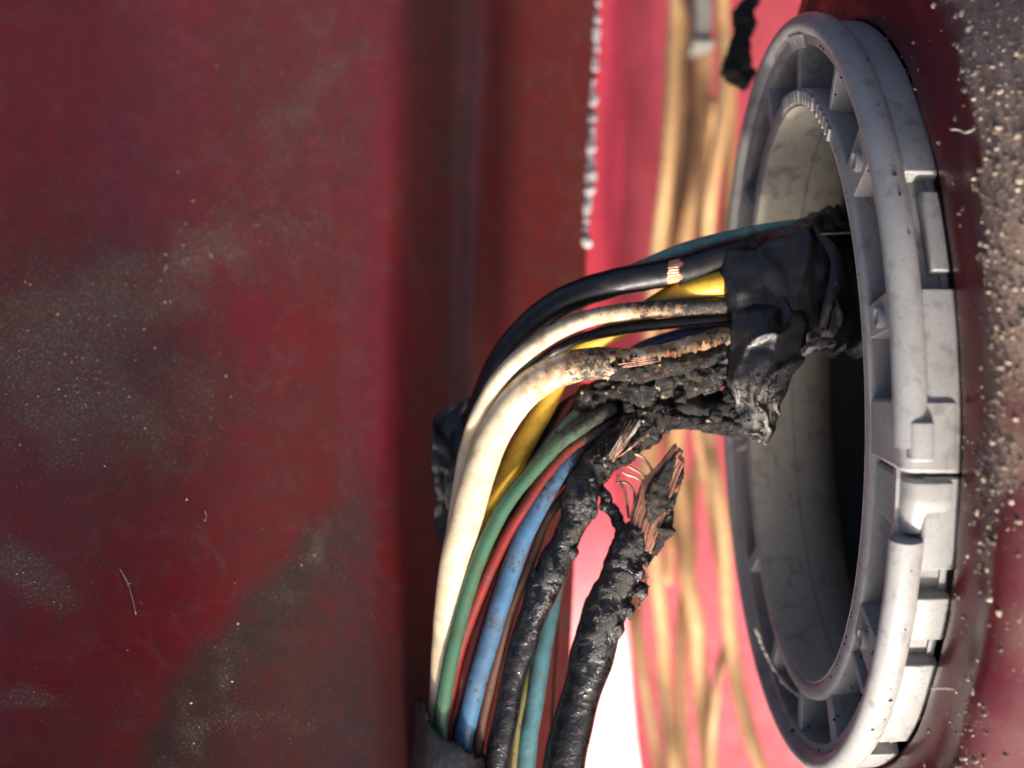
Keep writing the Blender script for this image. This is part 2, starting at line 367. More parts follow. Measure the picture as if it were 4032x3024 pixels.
# ------------------------------------------------------------------ panels in the gap behind
def lip_y(py):                                  # leans back towards the bottom, where it mirrors the sun
    q = max(0.0, py - 1420); k = .47 * .0039
    return 9.6 + (k * q * q / 2200 if q < 1100 else k * (550 + q - 1100))
nv, nu = 60, 24; V = []
for i in range(nv):
    py = -2600 + 8200 * i / (nv - 1)
    for j in range(nu):
        px = 1700 + 2600 * j / (nu - 1); u = (px - 2700) / 500
        V.append(P(px, py, lip_y(py) + 1.8 + .2 * u * u + .12 * math.sin((px - 2300) / 95) * math.exp(-((px - 2600) / 420) ** 2)))
F = [(i * nu + j, (i + 1) * nu + j, (i + 1) * nu + j + 1, i * nu + j + 1) for i in range(nv - 1) for j in range(nu - 1)]
tag(obj('inner_panel', V, F, M['back'], loc=P(2700, 1512, 11)), 'bright sunlit pink red panel blurred in the gap behind the wires', 'car panel')
def lipd(u, v):
    return lip_y(-900 + 5500 * v) - .10 * (u - .5) + .10 * (u - .5) ** 2
l = [(2050, -900), (2080, 1000), (2060, 2400), (2000, 4600)]
r_ = [(2480, -900), (2455, 600), (2440, 1500), (2462, 2200), (2482, 2480), (2500, 2750), (2530, 3030), (2640, 3700), (2900, 4600)]
V, F = sheet(l, r_, 24, 70, lipd, .1)
tag(obj('jamb_lip', V, F, M['backlip'], loc=P(2300, 1500, 9.6)), 'curved glossy red jamb lip glaring white low between the wires', 'car panel')

# ------------------------------------------------------------------ ring frame
RC = Vector((2.609, 0, -.09)); ph = R(8.8)
ED = Vector((math.sin(ph), -math.cos(ph), 0)); AX = Vector((math.cos(ph), math.sin(ph), 0)); EZ = Vector((-.022, 0, 1))
def RP(t, q, ax, rvrd=None):
    rv, rd = rvrd if rvrd else (2.6 + .83 * q, 1.53 + .84 * q)
    return RC + ED * (rd * math.cos(t)) + EZ * (rv * math.sin(t)) + AX * ax
def loft(prof, t0, t1, n, closed=False, f=None):
    m = len(prof); V = []; F = []
    for i in range(n):
        t = R(t0 + (t1 - t0) * i / (n if closed else n - 1))
        for q, ax in prof:
            if f: q, ax = f(math.degrees(t), q, ax)
            V.append(RP(t, q, ax))
    for i in range(n if closed else n - 1):
        k = (i + 1) % n
        for j in range(m):
            F.append((i * m + j, k * m + j, k * m + (j + 1) % m, i * m + (j + 1) % m))
    if not closed:
        F.append(tuple(range(m))); F.append(tuple((n - 1) * m + j for j in range(m))[::-1])
    return V, F
def rrect(q0, q1, a0, a1, rq, ra, k=4):
    out = []
    for (cq, ca, s) in ((q1 - rq, a0 + ra, -90), (q1 - rq, a1 - ra, 0), (q0 + rq, a1 - ra, 90), (q0 + rq, a0 + ra, 180)):
        for i in range(k + 1):
            a = R(s + 90 * i / k); out.append((cq + rq * math.cos(a), ca + ra * math.sin(a)))
    return out
ring = thing('grommet_ring', 'oval grey plastic grommet ring set in the red panel', 'grommet', RC + AX * .4)
def rpart(name, VF, mat='ring', smooth=True, bev=0.0):
    o = obj(name, VF[0], VF[1], M[mat], ring, smooth=smooth)
    if bev:
        md = o.modifiers.new('bevel', 'BEVEL'); md.width = bev; md.segments = 2; md.limit_method = 'ANGLE'; md.angle_limit = R(40)
    if smooth: o.data.set_sharp_from_angle(angle=R(50)) if hasattr(o.data, 'set_sharp_from_angle') else None
    return o
bead = rrect(.74, 1.0, -.05, .22, .125, .13, 8)
rpart('rim', loft(bead, -6.7, 186, 150)); rpart('rim', loft(bead, -19.5, -173, 110))
rpart('face_floor', loft([(.02, .42), (.80, .42), (.80, .48), (.02, .48)], 0, 360, 160, True))
rpart('inner_lip', loft(rrect(.012, .20, .0, .44, .06, .04, 3), 0, 360, 160, True))
fl_ = [(.31 * (k / 15) ** 3.2, .015 + .93 * (k / 15) ** .85) for k in range(16)]
rpart('sleeve', loft(fl_ + [(q_ + .035, ax_ + .03) for q_, ax_ in fl_[::-1]], 0, 360, 140, True), 'bore')
rpart('face_collar', loft([(.66, .03), (.76, .02), (.76, .44), (.68, .44)], 0, 360, 160, True))
for (t0, t1) in ((36, 43.5), (9.4, 15), (-46, -38.4), (112, 115), (139, 142), (163, 167), (187, 191)):
    rpart('face_web', loft([(.12, .02), (.70, .02), (.70, .43), (.12, .43)], t0, t1, max(4, int(abs(t1 - t0)))), bev=.012)
for tcen, wd in ((88.5, 2.4), (62, 1.6), (-74, 4), (-99, 3), (-122, 3), (-146, 3), (-52, 1.6)):
    rpart('rib', loft([(.12, .04), (.70, .04), (.70, .43), (.12, .43)], tcen - wd / 2, tcen + wd / 2, 4), bev=.012)
# overlapping ends of the split ring on the near side
rpart('latch_end', loft(rrect(.0, .95, .01, .48, .12, .1, 4), -10.1, -.5, 16), bev=.075)
rpart('latch_end', loft(rrect(.08, .95, .05, .48, .16, .12, 4), -19.2, -11.1, 14, f=lambda t, q, ax: (q - .10 * max(0, (-14 - t) / 5), ax)), bev=.08)
rpart('latch_tab', loft(rrect(.80, 1.03, .04, .24, .06, .06, 3), -8.4, -3.2, 10), bev=.02)
# skirt behind the rim: separate wall pieces with slots between
SK = {'full': rrect(.74, .92, .20, .50, .04, .03, 2), 'thin': rrect(.76, .90, .32, .48, .04, .03, 2)}
for t0, t1, kind in ((31.5, 186, 'full'), (16.8, 28.6, 'thin'), (-10.2, 14.2, 'full'), (-23.8, -10.8, 'full'), (-35.2, -28.2, 'full'), (-60, -40, 'full'), (-86, -66, 'full'), (-120, -92, 'full'), (-172, -126, 'full')):
    rpart('skirt_wall', loft(SK[kind], t0, t1, max(5, int(abs(t1 - t0) / 1.5))), bev=.012)
rpart('inner_collar', loft([(.40, .46), (.52, .46), (.52, .7), (.40, .7)], 0, 360, 120, True))
# little bosses and the worn raised marks on the lip
def boss(t, q, r, ax):
    c = RP(R(t), q, ax); V = []; F = []
    for k, (rr, d) in enumerate(((1, .0), (1, -.035), (.75, -.05), (.6, -.03))):
        for j in range(16):
            a = 2 * math.pi * j / 16; V.append(c + ED * (rr * r * math.cos(a)) + EZ * (rr * r * 1.2 * math.sin(a)) + AX * d)
    for k in range(3):
        for j in range(16): F.append((k * 16 + j, k * 16 + (j + 1) % 16, (k + 1) * 16 + (j + 1) % 16, (k + 1) * 16 + j))
    F.append(tuple(48 + j for j in range(16))); return V, F
for t, q in ((39, .5), (11.8, .5), (-42, .45)): rpart('boss', boss(t, q, .075, .02))
for k in range(17):
    t = 97 - 2.6 * k + random.uniform(-.4, .4)
    if k in (6, 11): continue
    rpart('raised_mark', loft([(.03, .01), (.17 + random.uniform(-.02, .01), .01), (.17, -.022), (.03, -.022)], t, t + 1.3, 3), bev=.005)
for k in range(5):
    t = 89 - 1.9 * k; rpart('raised_mark', loft([(.62, .035), (.76, .01), (.76, -.035), (.62, .0)], t, t + 1.0, 3), bev=.005)
# sooty lint clinging along the far lower lip, and specks on the ring
v, f, u, a = tube([tuple((RP(R(t), .1 + .05 * math.sin(t), -.02))) + (.02,) for t in range(-170, -104, 5)] and [(2975, 2470, .9, .02), (3010, 2560, .85, .016), (3060, 2650, .75, .02), (3110, 2710, .65, .018), (3165, 2750, .5, .022)], 60, 7, disp=lambda u, a, p, r: .9 * r * fbm(p * 16, 3))
tag(obj('lint', v, f, M['fuzz'], loc=P(3060, 2650, .7)), 'fuzzy pale lint strand on the lower lip of the grey ring', 'lint')
def ring_s(r2):
    t = r2.choice((r2.uniform(-120, -20), r2.uniform(-60, -30), r2.uniform(20, 80))); q = r2.choice((.1, .5, .72, 1.0)); ax = .0 if q < .6 else (.0 if q < .8 else r2.uniform(.05, .15))
    return RP(R(t), q, ax)
V, F = lumps(grains(130, ring_s, .004, .02, 2.5, 11), 12)
tag(obj('soot_specks', V, F, M['foam'], smooth=False), 'black soot specks on the grey ring', 'soot', kind='stuff')

# ------------------------------------------------------------------ body panel round the ring
BP = [(2.96, 1.9, .92), (3.20, 2.16, .80), (3.28, 2.22, .58), (3.40, 2.32, .47), (3.58, 2.48, .46), (3.85, 2.70, .50), (4.00, 2.82, .49), (4.12, 2.92, .50), (4.28, 3.06, .58), (4.5, 3.20, .80), (4.9, 3.45, 1.25), (5.5, 3.90, 2.0), (6.6, 4.70, 3.2), (8.5, 6.10, 5.0), (11, 8.10, 7.5)]
bs, _ = spline([(a, b, c) for a, b, c in BP], 90)
bs = np.vstack([bs])
nt = 220; V = []; DU = []; FI = []
def dust_edge(td):
    return lerp_tab(td, [(-180, 3.2), (-90, 3.1), (-60, 2.96), (-35, 2.78), (-10, 2.7), (10, 2.74), (25, 2.88), (45, 2.98), (90, 3.1), (180, 3.2)])
def body_dirt(t, rd, p):
    td = math.degrees(t); td = (td + 180) % 360 - 180
    n = fbm(Vector((p.y * 1.1, p.z * 1.1, 4.2)), 5); n2 = fbm(Vector((p.y * 5, p.z * 5, 1.2)), 4)
    k = rd - dust_edge(td) - .10 * n2
    top = max(0, min(1, (p.z + .6) / 1.2))
    dust = max(0, min(1, k / .05)) * (.98 * top * (1.0 + .25 * n) + (1 - top) * (.36 + .75 * n))
    band = math.exp(-((k + .02) / .22) ** 2) * (1 - top)
    dust = max(dust, band * (.30 + .75 * n2 + .5 * n) * max(.35, min(1, (p.z + 3.2) / 2)))
    if p.z < -1.1 and k > .12: dust *= .75
    film = max(0, min(1, .2 + k * 2.5)) * (.9 * top + (1 - top) * (.20 + .5 * n))
    near = max(0, min(1, (.4 - p.y) / .8))
    return max(0, min(1.2, dust)) * near, max(0, min(1, film)) * near
for i in range(nt):
    t = 2 * math.pi * i / nt
    for (rv, rd, ax) in bs:
        far = math.cos(t) < 0
        p = RP(t, 0, min(ax, .6) if far and ax < 8 and rd > 2.3 else ax, (min(rv, 4.5), min(rd, 2.8)) if far else (rv, rd))
        p = p + AX * (.018 * fbm(p * 1.3, 3))
        V.append(p); a, b_ = body_dirt(t, rd, p); DU.append(a); FI.append(b_)
m = len(bs)
F = [(i * m + j, ((i + 1) % nt) * m + j, ((i + 1) % nt) * m + j + 1, i * m + j + 1) for i in range(nt) for j in range(m - 1)]
body = thing('body_panel', 'grimy dark red panel recessed around the grey ring at right', 'car panel', RC + AX * .6)
obj('painted_sheet', V, F, M['body'], body, attrs={'dust': DU, 'film': FI})
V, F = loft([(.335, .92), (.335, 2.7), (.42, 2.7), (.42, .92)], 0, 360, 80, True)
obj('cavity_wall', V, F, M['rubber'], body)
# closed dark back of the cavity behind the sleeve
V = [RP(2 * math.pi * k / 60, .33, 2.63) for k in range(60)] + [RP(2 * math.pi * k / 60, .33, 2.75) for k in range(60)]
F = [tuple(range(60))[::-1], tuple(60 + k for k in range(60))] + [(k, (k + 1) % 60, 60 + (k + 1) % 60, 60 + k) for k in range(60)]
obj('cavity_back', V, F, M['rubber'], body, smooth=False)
def body_s(hi):
    def f(r2):
        t = R(r2.uniform(-75, 75)); rd = r2.uniform(2.25, 3.7); td = math.degrees(t)
        rv = float(np.interp(rd, bs[:, 1], bs[:, 0])); ax = float(np.interp(rd, bs[:, 1], bs[:, 2])); s_ = 1.0
        p = RP(t, 0, ax, (rv * s_, rd)); d, fl = body_dirt(t, rd, p)
        if r2.random() > d ** (1.4 if hi else 2) + .012: return None
        return p + AX * (.018 * fbm(p * 1.3, 3) - .003)
    return f
V, F = lumps(grains(4600, body_s(True), .0025, .030, 8, 21), 22)
tag(obj('grit', V, F, M['grit'], smooth=False), 'pale gritty grains over the right red panel beside the ring', 'grit', kind='stuff')
V, F = lumps(grains(5200, body_s(False), .003, .030, 5, 23), 24)
tag(obj('dirt_crumbs', V, F, M['grit2'], smooth=False), 'brown dirt crumbs caking the right red panel', 'dirt', kind='stuff')

# ------------------------------------------------------------------ strands behind, in the gap
OR = [  # (pixels, radius, colour, label)
 ([(2672, -500), (2662, 0), (2648, 200), (2640, 450), (2622, 700), (2590, 960), (2560, 1300), (2540, 1700), (2560, 2050), (2583, 2275), (2603, 2448), (2614, 2647), (2633, 2846), (2653, 3040), (2700, 3700)], .062, 'tan', 'leftmost tan wire from the top, reaching the white glare below', 7.6),
 ([(2712, -500), (2725, 150), (2735, 400), (2712, 650), (2660, 960), (2610, 1400), (2560, 1900), (2510, 2300), (2504, 2448), (2529, 2647), (2564, 2846), (2596, 3040), (2660, 3700)], .050, 'tandark', 'brown tan wire running right beside the white glare', 7.9),
 ([(2770, 150), (2768, 300), (2765, 480), (2745, 700), (2700, 960), (2690, 1400), (2660, 1750), (2690, 2050), (2703, 2250), (2735, 2424), (2748, 2597), (2765, 2750), (2790, 3000), (2830, 3600)], .075, 'tan', 'thick tan wire hanging below the grey clip', 7.7),
 ([(2838, -500), (2842, 0), (2852, 200), (2845, 450), (2800, 750), (2785, 940), (2770, 1400), (2790, 1720), (2815, 1881), (2847, 2100), (2862, 2399), (2887, 2597), (2927, 2796), (3000, 3040), (3200, 3600)], .060, 'tan', 'rightmost bright orange wire hugging the ring edge low down', 7.2),
 ([(2880, 250), (2876, 500), (2866, 800), (2840, 1000), (2800, 1400), (2770, 1736), (2735, 1881), (2716, 2025), (2722, 2170), (2680, 2500), (2690, 2900), (2720, 3500)], .050, 'tandark', 'brown wire crossing behind the others near the middle', 8.2),
 ([(2800, 380), (2805, 600), (2770, 850), (2745, 1050), (2720, 1500), (2800, 2000), (2862, 2400), (2857, 2548), (2826, 2660), (2812, 2796), (2800, 2945), (2790, 3300)], .040, 'tan', 'thin tan wire veering away from the rightmost orange wire', 7.5),
 ([(2690, -500), (2695, 100), (2690, 350), (2680, 620), (2640, 900), (2600, 1300), (2630, 1720), (2650, 1900), (2640, 2100), (2625, 2300)], .045, 'tan', 'pale tan wire between the leftmost and the clip wires', 8.0),
]
for pts, rad, col, lab, dep in OR:
    v, f, u, a = tube([(x, y, dep + .15 * math.sin(i * 1.3), rad * 1.68) for i, (x, y) in enumerate(pts)], 90, 12)
    tag(obj('hanging_wire', v, f, W[col], loc=P(pts[0][0], pts[0][1], dep)), lab, 'wire', 'blurred tan wires hanging in the gap')
def bxpx(x0, x1, y0, y1, d, th, mat, name, bev=.03, parent=None, loc=None):
    c = [P(x, y, dd) for dd in (d, d + th) for x, y in ((x0, y0), (x1, y0), (x1, y1), (x0, y1))]
    for k in range(4): c[4 + k] = c[k] + Vector((0, th, 0))
    o = obj(name, c, [(0, 3, 2, 1), (4, 5, 6, 7), (0, 1, 5, 4), (1, 2, 6, 5), (2, 3, 7, 6), (3, 0, 4, 7)], mat, parent, loc, smooth=False)
    md = o.modifiers.new('bevel', 'BEVEL'); md.width = bev; md.segments = 2; return o
clip = thing('wire_clip', 'blurred grey plastic clip gripping the tan wires at the top', 'clip', P(2770, 60, 7.4))
bxpx(2738, 2806, -160, 158, 7.0, .6, M['clip'], 'clip_body', .04, clip); bxpx(2728, 2816, 148, 182, 6.95, .7, M['clip'], 'clip_foot', .03, clip)
v, f, u, a = tube([(2975, -120, 3.2, .10), (2955, 20, 3.2, .12), (2935, 80, 3.2, .13), (2915, 150, 3.2, .10), (2900, 220, 3.2, .14), (2912, 285, 3.2, .15), (2935, 355, 3.2, .03)], 120, 40, disp=lambda u, a, p, r: .75 * r * fbm(p * 4, 5))
tag(obj('foam_scrap', v, f, M['foam'], loc=P(2920, 200, 3.2)), 'ragged black foam scrap beside the upper left of the ring', 'foam')

# ------------------------------------------------------------------ the wires
def wire(label, ctrl, mat, n=90, m=20, soot=None, disp=None, cat='wire', name='wire'):
    bump_ = lambda u, a, p, r: .035 * r * fbm(p * 3.5, 3) + (disp(u, a, p, r) if disp else 0)
    v, f, u, a = tube(ctrl, n, m, disp=bump_)
    so_ = [soot(uu, aa) if soot else .05 for uu, aa in zip(u, a)]
    return tag(obj(name, v, f, mat, loc=v[-1], attrs={'soot': so_}), label, cat, 'wires of the burnt harness')
def mixs(u, tab): return lerp_tab(u, tab)

# black thick wire with a window of bare copper
Actrl = [(3080, 960, .05, .125), (2950, 985, .0, .128), (2859, 1006, -.05, .13), (2663, 1066, -.10, .131), (2423, 1112, -.10, .132), (2240, 1176, -.08, .135), (2106, 1268, -.02, .135), (2005, 1378, .05, .133), (1945, 1480, .15, .13), (1895, 1620, .25, .13), (1855, 1800, .3, .13), (1840, 2000, .32, .12), (1820, 2400, .35, .12), (1800, 2800, .4, .12), (1790, 3300, .4, .12)]
A = thing('wire', 'thick black wire with a window of bare copper strands', 'wire', P(2240, 1176, 0), 'wires of the burnt harness')
pre = path(Actrl, 620)
def win(u, a, p):
    q = P(0, 0, 0); px = 2016 + p.x / ((DIST + p.y) / DIST) * PPU; py = 1512 - p.z / ((DIST + p.y) / DIST) * PPU
    aa = (a + math.pi) % (2 * math.pi) - math.pi
    k = (px - (2636 + .22 * (py - 1040) * -.4)) ; wdt = 52 + 10 * math.sin(py * .11)
    return 0 < k < wdt and p.y < pre[0][0].y and -1.9 < aa < 1.1
v, f, u, a = tube(None, m=72, pre=pre, disp=lambda u, a, p, r: .05 * r * fbm(p * 3.5, 3) - .03 * max(0, 1 - abs(u - .255) / .012) * r, skip=win)
obj('insulation', v, f, W['black'], A, attrs={'soot': [.12] * len(v)})
C0, r0, L0 = pre; i0 = [i for i in range(620) if 2600 < 2016 + C0[i].x / ((DIST + C0[i].y) / DIST) * PPU < 2730]
for k in range(15):
    an = R(-112 + 13.5 * k); pts = []
    for i in range(i0[0] - 1, i0[-1] + 2, 3):
        T = (C0[i + 1] - C0[i - 1]).normalized(); Fv = Vector((0, -1, 0)); Fv = (Fv - T * Fv.dot(T)).normalized(); Bv = T.cross(Fv)
        aa = an + .30 * (i - i0[0]) / max(1, len(i0)); pts.append(C0[i] + (Fv * math.cos(aa) + Bv * math.sin(aa)) * .099)
    v, f, u, a = tube(None, m=8, pre=(pts, [.0130] * len(pts), 1)); obj('copper_strand', v, f, M['copper'], A)

wire('pale teal wire lying along the top of the black wire', [(3160, 880, .12, .05), (3010, 905, .10, .060), (2842, 945, .06, .072), (2700, 985, .06, .075), (2560, 1040, .10, .07), (2420, 1105, .2, .07), (2250, 1210, .35, .07), (2120, 1350, .45, .07), (2000, 1600, .5, .07), (1930, 2000, .5, .07)], W['teal'], soot=lambda u, a: .22)
wire('yellow wire passing under the sooty white wire', [(3000, 1075, .0, .095), (2875, 1108, -.10, .112), (2760, 1132, -.08, .112), (2640, 1172, -.02, .106), (2500, 1255, .06, .095), (2400, 1312, .08, .095), (2290, 1362, .08, .095), (2215, 1450, .06, .098), (2150, 1590, .04, .102), (2085, 1705, .02, .104), (2020, 1830, .02, .104), (1955, 1960, .05, .1), (1900, 2150, .12, .1), (1850, 2450, .2, .1), (1810, 2900, .25, .1), (1800, 3200, .25, .1)], W['yellow'], 120,
     soot=lambda u, a: mixs(u, [(0, .1), (.2, .12), (.3, .3), (.42, .3), (.5, .25), (.56, .1), (1, .1)]))
wire('thin sooty white wire curving above the thick cream wire', [(3000, 1195, -.06, .078), (2897, 1202, -.10, .080), (2676, 1212, -.16, .080), (2486, 1226, -.20, .080), (2328, 1252, -.30, .078), (2201, 1303, -.36, .078), (2106, 1362, -.40, .078), (2018, 1434, -.40, .077), (1958, 1504, -.36, .077), (1910, 1586, -.30, .077), (1872, 1668, -.24, .076), (1846, 1750, .0, .075), (1828, 1830, .04, .075), (1810, 1950, .08, .075), (1775, 2200, .1, .075), (1755, 2500, .14, .065), (1735, 2900, .2, .055), (1735, 3200, .22, .055)], W['white'], 150, 24,
     soot=lambda u, a: mixs(u, [(0, .85), (.08, .8), (.15, .66), (.19, .46), (.26, .28), (.36, .18), (.45, .05), (1, .0)]) + .14 * math.cos(a - 2.6))
wire('slim blackened wire tucked under the sooty white wire', [(3000, 1240, .0, .05), (2890, 1252, -.08, .052), (2676, 1270, -.10, .052), (2500, 1288, -.12, .052), (2330, 1320, -.12, .05), (2220, 1362, -.08, .045), (2130, 1425, .0, .045), (2040, 1530, .08, .045), (1990, 1680, .12, .05), (1940, 1850, .2, .05)], W['black'], 90, 16, soot=lambda u, a: .5)
wire('dark blue wire glimpsed behind the blackened wires', [(3000, 1270, .12, .06), (2870, 1285, .10, .065), (2700, 1318, .10, .07), (2540, 1370, .12, .07), (2440, 1440, .16, .07), (2330, 1560, .2, .07), (2260, 1700, .2, .07)], W['blue'], 60, 16, soot=lambda u, a: .38)

# thick cream wire, burnt open towards the tape
Fctrl = [(3000, 1310, -.10, .11), (2885, 1328, -.14, .115), (2771, 1362, -.20, .12), (2644, 1402, -.26, .125), (2518, 1428, -.30, .13), (2391, 1430, -.33, .14), (2284, 1438, -.36, .145), (2192, 1464, -.37, .147), (2108, 1508, -.37, .148), (2044, 1564, -.36, .148), (1982, 1645, -.34, .148), (1936, 1728, -.32, .148), (1903, 1813, -.30, .147), (1872, 1910, -.28, .146), (1843, 2021, -.25, .145), (1803, 2169, -.2, .140), (1771, 2353, -.13, .130), (1750, 2538, -.06, .115), (1733, 2737, .0, .098), (1724, 2900, .06, .090), (1722, 3250, .1, .09)]
Fw = thing('wire', 'thick cream white wire bending down, charred open near the tape', 'wire', P(2044, 1564, -.3), 'wires of the burnt harness')
pre = path(Fctrl, 560)
def fsoot(u, a):
    aa = (a + math.pi) % (2 * math.pi) - math.pi      # B axis sign: below is positive or negative, tuned by view
    return mixs(u, [(0, .62), (.06, .5), (.12, .40), (.2, .40), (.24, .62), (.265, .56), (.285, .42), (.31, .32), (.34, .24), (.37, .15), (.42, .05), (1, -.1)])
def fskip(u, a, p):
    if u > .235: return False
    px = 2016 + p.x / ((DIST + p.y) / DIST) * PPU; py = 1512 - p.z / ((DIST + p.y) / DIST) * PPU
    top = lerp_tab(px, [(2380, 1440), (2430, 1412), (2560, 1408), (2680, 1388), (2800, 1352), (2900, 1352)])
    return py > top + 14 * math.sin(px * .09) + 9 * math.sin(px * .31) and px > 2415 + 14 * math.sin(py * .13)
v, f, u, a = tube(None, m=72, pre=pre, disp=lambda u, a, p, r: .03 * r * fbm(p * 3.5, 3) + (.07 * r * fbm(p * 5, 3) if u < .27 else 0), skip=fskip)
obj('insulation', v, f, W['white'], Fw, attrs={'soot': [fsoot(x, y) for x, y in zip(u, a)]})
v, f, u, a = tube([(3000, 1335, -.05, .07), (2890, 1372, -.10, .07), (2770, 1412, -.18, .08), (2644, 1446, -.25, .088), (2518, 1462, -.29, .095), (2440, 1456, -.31, .1), (2380, 1450, -.30, .085)], 130, 50, disp=lambda u, a, p, r: .30 * r * fbm(p * 5, 5) + .12 * r * fbm(p * 16, 3))
obj('charred_core', v, f, M['char'], Fw, attrs={'rust': [.6 if (aa > 4.2 or aa < .4) else .2 for aa in a]})
rr2 = random.Random(4)
for k in range(5):
    y0 = -28 + 9 * k
    v, f, u, a = tube([(2430 + rr2.uniform(0, 25), 1440 + y0 * .6, -.405 + .002 * y0 ** 2 * .04, .010), (2500, 1432 + y0 * .8, -.41 + .0000 * y0, .011), (2570 + rr2.uniform(0, 40), 1420 + y0 * .8, -.39, .010)], 18, 7)
    obj('copper_strand', v, f, M['copperdark'], Fw)

wire('green wire sweeping down beside the thick cream wire', [(2420, 1600, .05, .068), (2347, 1640, -.02, .070), (2270, 1692, -.10, .071), (2190, 1752, -.16, .071), (2080, 1872, -.22, .071), (2020, 1945, -.25, .071), (1969, 2023, -.26, .071), (1898, 2169, -.26, .071), (1846, 2316, -.24, .071), (1806, 2464, -.22, .07), (1773, 2612, -.20, .07), (1748, 2759, -.16, .07), (1735, 2870, -.12, .07), (1730, 3200, -.05, .07)], W['green'], 120, soot=lambda u, a: mixs(u, [(0, .8), (.08, .62), (.16, .40), (.3, .31), (1, .29)]))
wire('red wire running along the right of the green wire', [(2440, 1650, .1, .05), (2340, 1705, .02, .052), (2233, 1775, -.08, .053), (2146, 1876, -.16, .053), (2062, 2002, -.20, .053), (2000, 2100, -.2, .053), (1930, 2243, -.2, .052), (1884, 2353, -.18, .052), (1834, 2486, -.15, .052), (1798, 2612, -.12, .05), (1768, 2759, -.1, .05), (1748, 2880, -.06, .05), (1740, 3200, -.02, .05)], W['red'], 110, soot=lambda u, a: mixs(u, [(0, .8), (.08, .62), (.16, .40), (.3, .31), (1, .29)]))
wire('dark red wire between the red and the blue wire', [(2300, 1800, .1, .055), (2120, 1990, .02, .056), (2035, 2120, -.02, .056), (1965, 2243, -.04, .056), (1924, 2353, -.04, .056), (1880, 2486, -.04, .056), (1838, 2635, -.02, .056), (1802, 2775, .0, .056), (1772, 2890, .02, .056), (1760, 3200, .04, .056)], W['maroon'], 90, soot=lambda u, a: mixs(u, [(0, .8), (.08, .62), (.16, .40), (.3, .31), (1, .29)]))
wire('blue wire, brightest in the middle of the bundle', [(2360, 1720, .15, .085), (2260, 1790, .02, .088), (2195, 1862, -.08, .09), (2143, 1950, -.14, .091), (2068, 2095, -.18, .091), (2014, 2243, -.18, .091), (1967, 2390, -.17, .091), (1922, 2538, -.15, .091), (1878, 2685, -.12, .091), (1843, 2833, -.08, .09), (1822, 2936, -.05, .09), (1800, 3250, .0, .09)], W['blue'], 110, soot=lambda u, a: mixs(u, [(0, .8), (.08, .62), (.16, .40), (.3, .31), (1, .29)]) + .12 * math.sin(u * 40))
wire('brown wire squeezed between the blue and the melted wire', [(2260, 1900, .08, .04), (2155, 2043, -.02, .042), (2112, 2154, -.06, .042), (2068, 2272, -.06, .043), (2026, 2375, -.06, .044), (1988, 2501, -.05, .046), (1952, 2626, -.03, .05), (1915, 2781, .0, .052), (1885, 2930, .02, .055), (1865, 3200, .05, .055)], W['brown'], 90, soot=lambda u, a: mixs(u, [(0, .8), (.08, .62), (.16, .40), (.3, .31), (1, .29)]))
wire('dull blue wire emerging below the melted wire', [(2230, 2150, .25, .075), (2190, 2290, .2, .078), (2168, 2400, .15, .080), (2146, 2510, .1, .081), (2124, 2648, .06, .082), (2102, 2796, .04, .082), (2083, 2907, .02, .082), (2060, 3200, .0, .082)], W['skyblue'], 90, soot=lambda u, a: .25)
wire('thin olive wire at the left of the dull blue wire', [(2130, 2400, .2, .035), (2095, 2600, .12, .036), (2058, 2770, .06, .036), (2035, 2907, .04, .036), (2005, 3200, .02, .036)], W['olive'], 60, 12, soot=lambda u, a: .3)
wire('hair thin brown wire hanging right of the dull blue wire', [(2216, 2180, .2, .013), (2208, 2300, .2, .014), (2200, 2420, .18, .014), (2186, 2612, .14, .014), (2176, 2760, .1, .014), (2160, 3100, .1, .014)], W['brown'], 60, 8)

wire('black wire buried behind the yellow and green wires', [(2480, 1520, .22, .1), (2360, 1560, .22, .11), (2240, 1620, .22, .115), (2150, 1740, .22, .115), (2080, 1880, .24, .115), (2000, 2050, .26, .115), (1930, 2300, .3, .11), (1880, 2700, .3, .11), (1850, 3200, .3, .11)], W['black'], 90, soot=lambda u, a: .4)
wire('dim teal wire in the shade above the green wire', [(2440, 1540, .12, .05), (2340, 1575, .08, .05), (2270, 1630, .06, .05), (2200, 1700, .06, .05), (2120, 1800, .1, .05), (2040, 1930, .15, .05)], W['teal'], 60, 14, soot=lambda u, a: .38)
wire('dim red wire in the shade under the cream wire', [(2420, 1500, .16, .045), (2310, 1545, .12, .045), (2240, 1600, .1, .045), (2190, 1690, .1, .045), (2120, 1790, .14, .045)], W['maroon'], 60, 14, soot=lambda u, a: .38)
